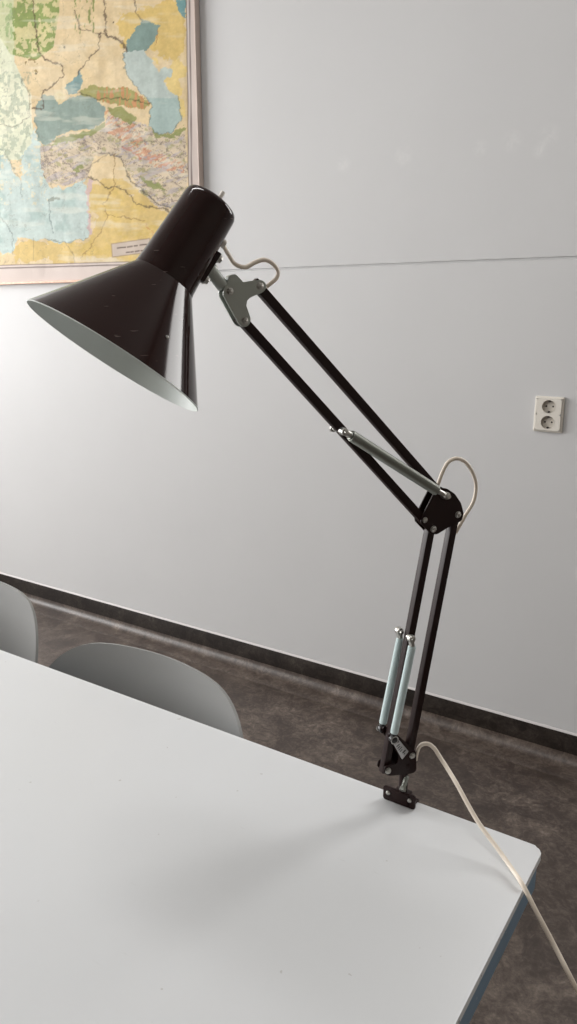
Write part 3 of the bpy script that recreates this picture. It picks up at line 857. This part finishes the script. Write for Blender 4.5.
rod(bm, sA+(sA-sB).normalized()*.001, sA+(sB-sA).normalized()*.003, .0042, 6); part(bm, 'tension_screw', m_spring)

# head: shade, housing
Pm = q(190, 238, 0)
cc = LI @ CAM
def qd(px, py, z): return cc + (LR @ ray(px, py))*z
zlo, zhi = .5, .9
rd = (LR @ ray(116.7, 360)).normalized()
for _ in range(60):
    zm = (zlo+zhi)/2; P1 = qd(116.7, 360, zm); s_ = (Pm-P1).normalized().dot(rd)
    if s_ > math.sin(R(6.3)): zlo = zm
    else: zhi = zm
P1 = qd(115, 358, zm); AX = (Pm-P1).normalized()
dAp = (P1-cc).dot((LR @ ray(288.5, 512)))
rA = 96.4*dAp/F
HM = frame_of(P1, Pm, Vector((0, 1, 0)))
def closest_h(px, py):
    d = (LR @ ray(px, py)).normalized(); w0 = P1-cc
    a_, b_, c_ = 1, AX.dot(d), 1; dd = AX.dot(w0); ee = d.dot(w0)
    return (b_*ee-dd)/(1-b_*b_)
hN = closest_h(165.5, 280.5); hC = closest_h(212.3, 203)
rN = rA*65.5/194.5; rC = rN*.885
print('lamp head', P1, zm, rA, rN, hN, hC, 'bars', (pA-eS).length, (pB-eB).length, (eR-bR).length, (eL-bL).length, 'arm base', bR, bL, LO, 'wallline', zl, 'map', mr, mb, 'sock', oc, 'table', TX1, TY1, eb, cr_)
bm = bmesh.new(); th = .0009
outer = [(rA, 0)] + [(rA+(rN-rA)*k/10, hN*k/10) for k in range(1, 11)]
lathe(bm, outer, HM, 96, 0)
lathe(bm, [(r-th, h) for r, h in outer], HM, 96, 1)
lathe(bm, [(rA, 0), (rA+.0003, -.0006), (rA-.0002, -.0010), (rA-th, 0)], HM, 96, 1)
shade = part(bm, 'lamp_shade', [m_enamel, m_inner], sharp=60)
bm = bmesh.new()
h2 = hC
hous = [(rN-.0005, hN-.004), (rN+.0006, hN), (rN+.0002, hN+.002)] + [(rN+(rC-rN)*k/6, hN+(h2-hN-.006)*k/6) for k in range(1, 7)]
hous += [(rC-.0003, h2-.003), (rC-.0016, h2-.0003), (rC-.0045, h2+.0012), (rC*.5, h2+.0024), (0, h2+.0028)]
lathe(bm, hous, HM, 80); housing = part(bm, 'lamp_housing', m_enamel, sharp=60)
bm = bmesh.new(); lathe(bm, [(.0, hN+.03), (.013, hN+.03), (.014, hN-.002), (.020, hN-.018), (.024, hN-.030), (.020, hN-.045), (.010, hN-.054), (0, hN-.056)], HM, 40)
part(bm, 'light_bulb', mat('opal_bulb', (.8, .8, .78), .3), shade)
# little bright rivet on the shade and the switch on the cap
def on_head(px, py, prof_r0, prof_r1, h0, h1):
    """point of the cone/cylinder surface met by the sight line"""
    d = (LR @ ray(px, py)).normalized(); HI = HM.inverted(); o_ = HI @ cc; dv = HI.to_3x3() @ d
    best = None
    for i in range(20000):
        tt = .4+i*.00003; p = o_+dv*tt
        if h0 <= p.z <= h1 and math.hypot(p.x, p.y) <= prof_r0+(prof_r1-prof_r0)*(p.z-h0)/(h1-h0):
            nrm = Vector((p.x, p.y, 0)).normalized()*1.0
            nrm = (nrm*(h1-h0)+Vector((0, 0, prof_r0-prof_r1))).normalized()
            return HM @ p, HM.to_3x3() @ nrm
    return None
hit = on_head(167, 337, rA, rN, 0, hN)
if hit:
    p, nn_ = hit; bm = bmesh.new(); lathe(bm, [(.0016, -.0004), (.0015, .0006), (.0008, .0012), (0, .0014)], frame_of(p, p+nn_), 16); part(bm, 'rivet', m_steel, shade)
sw = qd(218.5, 199.5, (HM @ Vector((0, 0, h2))-cc).dot(LR @ ray(288.5, 512))+.004); 
bm = bmesh.new(); rod(bm, sw-AX*.004, sw+AX*.0085, .0022, 16, .0008); rod(bm, sw-AX*.004, sw+AX*.002, .0032, 16); part(bm, 'toggle_switch', m_cream, housing)
# mount on the side of the housing and the grey knuckle tube
side = (pK-Pm); side -= AX*side.dot(AX); side.normalize()
hm = (flat(q(212.5, 271, 0))-P1).dot(AX)
rs = rN+(rC-rN)*(hm-hN)/(h2-hN)
mc = P1+AX*hm+side*rs
bin_ = AX.cross(side)
MM = Matrix((bin_, AX, side)).transposed().to_4x4(); MM.translation = mc
bm = bmesh.new(); add_box(bm, (-.009, -.0155, -.002), (.009, .0155, .0022), .0012, M=MM); mount = part(bm, 'mount_plate', m_arm)
for k in (-.0115, .0115):
    bm = bmesh.new(); rod(bm, MM @ Vector((-.004, k, .002)), MM @ Vector((-.004, k, .0062)), .0036, 6, .0006); rod(bm, MM @ Vector((-.004, k, .002)), MM @ Vector((-.004, k, .0035)), .0048, 20); part(bm, 'mount_nut', m_steel, mount)
kt = pK + (mc-pK).normalized()*.004
bm = bmesh.new(); rod(bm, mc+(kt-mc).normalized()*-.001, mc+(kt-mc)*.95, .0060, 28, .0008); rod(bm, mc+(kt-mc)*.03, mc+(kt-mc)*.22, .0072, 28, .0008); part(bm, 'knuckle_tube', m_grey)
bm = bmesh.new(); pts = [q(x, y, 0) for x, y in ((227, 276), (233.5, 274), (242, 283), (240, 296), (226, 297), (224.5, 287))]
prism(bm, round_poly([(p.x, p.z) for p in pts], .002, 4), -.0050, .0050, .0006); part(bm, 'knuckle_block', m_grey)

# flat cream cord: head loop, elbow loop, tail down the table edge
CR = .0024
gl = qd(225, 245, (flat(q(225, 245, 0))-cc).dot(LR @ ray(288.5, 512)))
g_h = (gl-P1).dot(AX); g_r = rN+(rC-rN)*(g_h-hN)/(h2-hN)
g0 = P1+AX*g_h+((gl-P1)-AX*g_h).normalized()*g_r
bm = bmesh.new(); gd = (gl-P1-AX*g_h).normalized(); rod(bm, g0-gd*.002, g0+gd*.0035, .0040, 20, .001); part(bm, 'cord_gland', m_cream, housing)
path = [g0-gd*.001] + [q(x, y, -.004) for x, y in ((228.8, 255), (235, 264), (245.2, 267.2), (254.6, 262.5), (264, 259.8), (272.5, 263.5), (277.8, 271), (276.5, 278), (270.5, 283.5), (266, 287))]
bm = bmesh.new(); sweep(bm, catmull(path, 8), .0017, .0022, n=14); part(bm, 'power_cord', m_cord)
path = [q(x, y, -.004) for x, y in ((436, 489), (439, 481.5), (443, 471), (448.6, 461.8), (457, 458.5), (465.8, 462.6), (473.2, 474), (476, 487.2), (473.2, 502), (465.5, 515), (460.5, 524), (455.5, 533))]
bm = bmesh.new(); sweep(bm, catmull(path, 8), .0019, .0023, n=14); part(bm, 'power_cord', m_cord)
def cz(px, py, z): return LI @ (CAM+ray(px, py)*z)
zb = ((LM @ bR)-CAM).dot(ray(288.5, 512))
ze = (atZ(521, 882.6, TZ)-CAM).dot(ray(288.5, 512))
tail = [cz(415.5, 760, zb+.004), cz(417.2, 752, zb+.002), cz(420.5, 745.5, zb), cz(427, 743.8, zb-.004), cz(433.5, 747.5, zb-.008), cz(440, 757, zb-.013), *[LI @ atZ(x, y, TZ+h) for x, y, h in ((455, 781, .061), (476.7, 819.7, .033), (498, 849, .015), (510.5, 866.8, .0080), (522.3, 884.3, .0050))]]
w_ = CAM+ray(535.5, 910)*(ze-.020); tail.append(LI @ w_)
w_ = CAM+ray(553.5, 944)*(ze-.028); tail.append(LI @ w_)
w_ = CAM+ray(577, 990)*(ze-.042); tail.append(LI @ w_); lastw = w_
for dx, dy, z in ((.05, .03, .56), (.10, .055, .40), (.13, .07, .20), (.17, .09, .04), (.26, .12, .0035), (.45, .16, .003), (.70, .13, .003), (1.0, .16, .003)):
    tail.append(LI @ Vector((lastw.x+dx, lastw.y+dy, z)))
bm = bmesh.new(); sweep(bm, catmull(tail, 10), .0021, .0026, n=16); part(bm, 'power_cord', m_cord)

# ------------------------------------------------------------------ light
e = empty('added_fill_light', (-1.0, .35, ZC))  # unseen fixture added as fill for the upper wall and table
tag(e, 'long white fill light added out of view above the table', 'fill light')
m_lum = mat('diffuser_white', (.9, .9, .9), .5)
bm = bmesh.new(); add_box(bm, (-.62, -.09, -.05), (.62, .09, 0), .006); finish(bm, 'housing', m_wf, e)
bm = bmesh.new(); add_box(bm, (-.60, -.08, -.062), (.60, .08, -.0502), .004); finish(bm, 'fill_diffuser', m_lum, e)
w = bpy.data.worlds.new('world'); SC.world = w; w.use_nodes = True
w.node_tree.nodes['Background'].inputs[0].default_value = (.85, .93, 1, 1)
w.node_tree.nodes['Background'].inputs[1].default_value = .6
def area(name, loc_, rot, sx, sy, power, col=(1, 1, 1)):
    l = bpy.data.lights.new(name, 'AREA'); l.shape = 'RECTANGLE'; l.size = sx; l.size_y = sy; l.energy = power; l.color = col
    o = bpy.data.objects.new(name, l); COL.objects.link(o); o.location = loc_; o.rotation_euler = rot; return o
for (a0, a1, z0, z1) in WL:
    area('window_daylight', (X0-.10, (a0+a1)/2, (z0+z1)/2), (0, R(-90), 0), z1-z0, a1-a0, 142, (1, .99, .985))
area('window_daylight', ((WB[0]+WB[1])/2, WALL_Y+.10, (WB[2]+WB[3])/2), (R(-90), 0, 0), WB[1]-WB[0], WB[3]-WB[2], 27, (1, .98, .95))
area('added_fill_lamp', (-1.0, .35, ZC-.066), (0, 0, 0), 1.18, .15, 15, (1, .99, .98))  # added fill, emits from the unseen fixture

SC.view_settings.view_transform = 'Standard'
SC.view_settings.look = 'None'
SC.view_settings.exposure = 0.0
SC.view_settings.gamma = 1.0
SC.view_settings.use_curve_mapping = False
SC.cycles.use_denoising = True
SC.cycles.max_bounces = 8
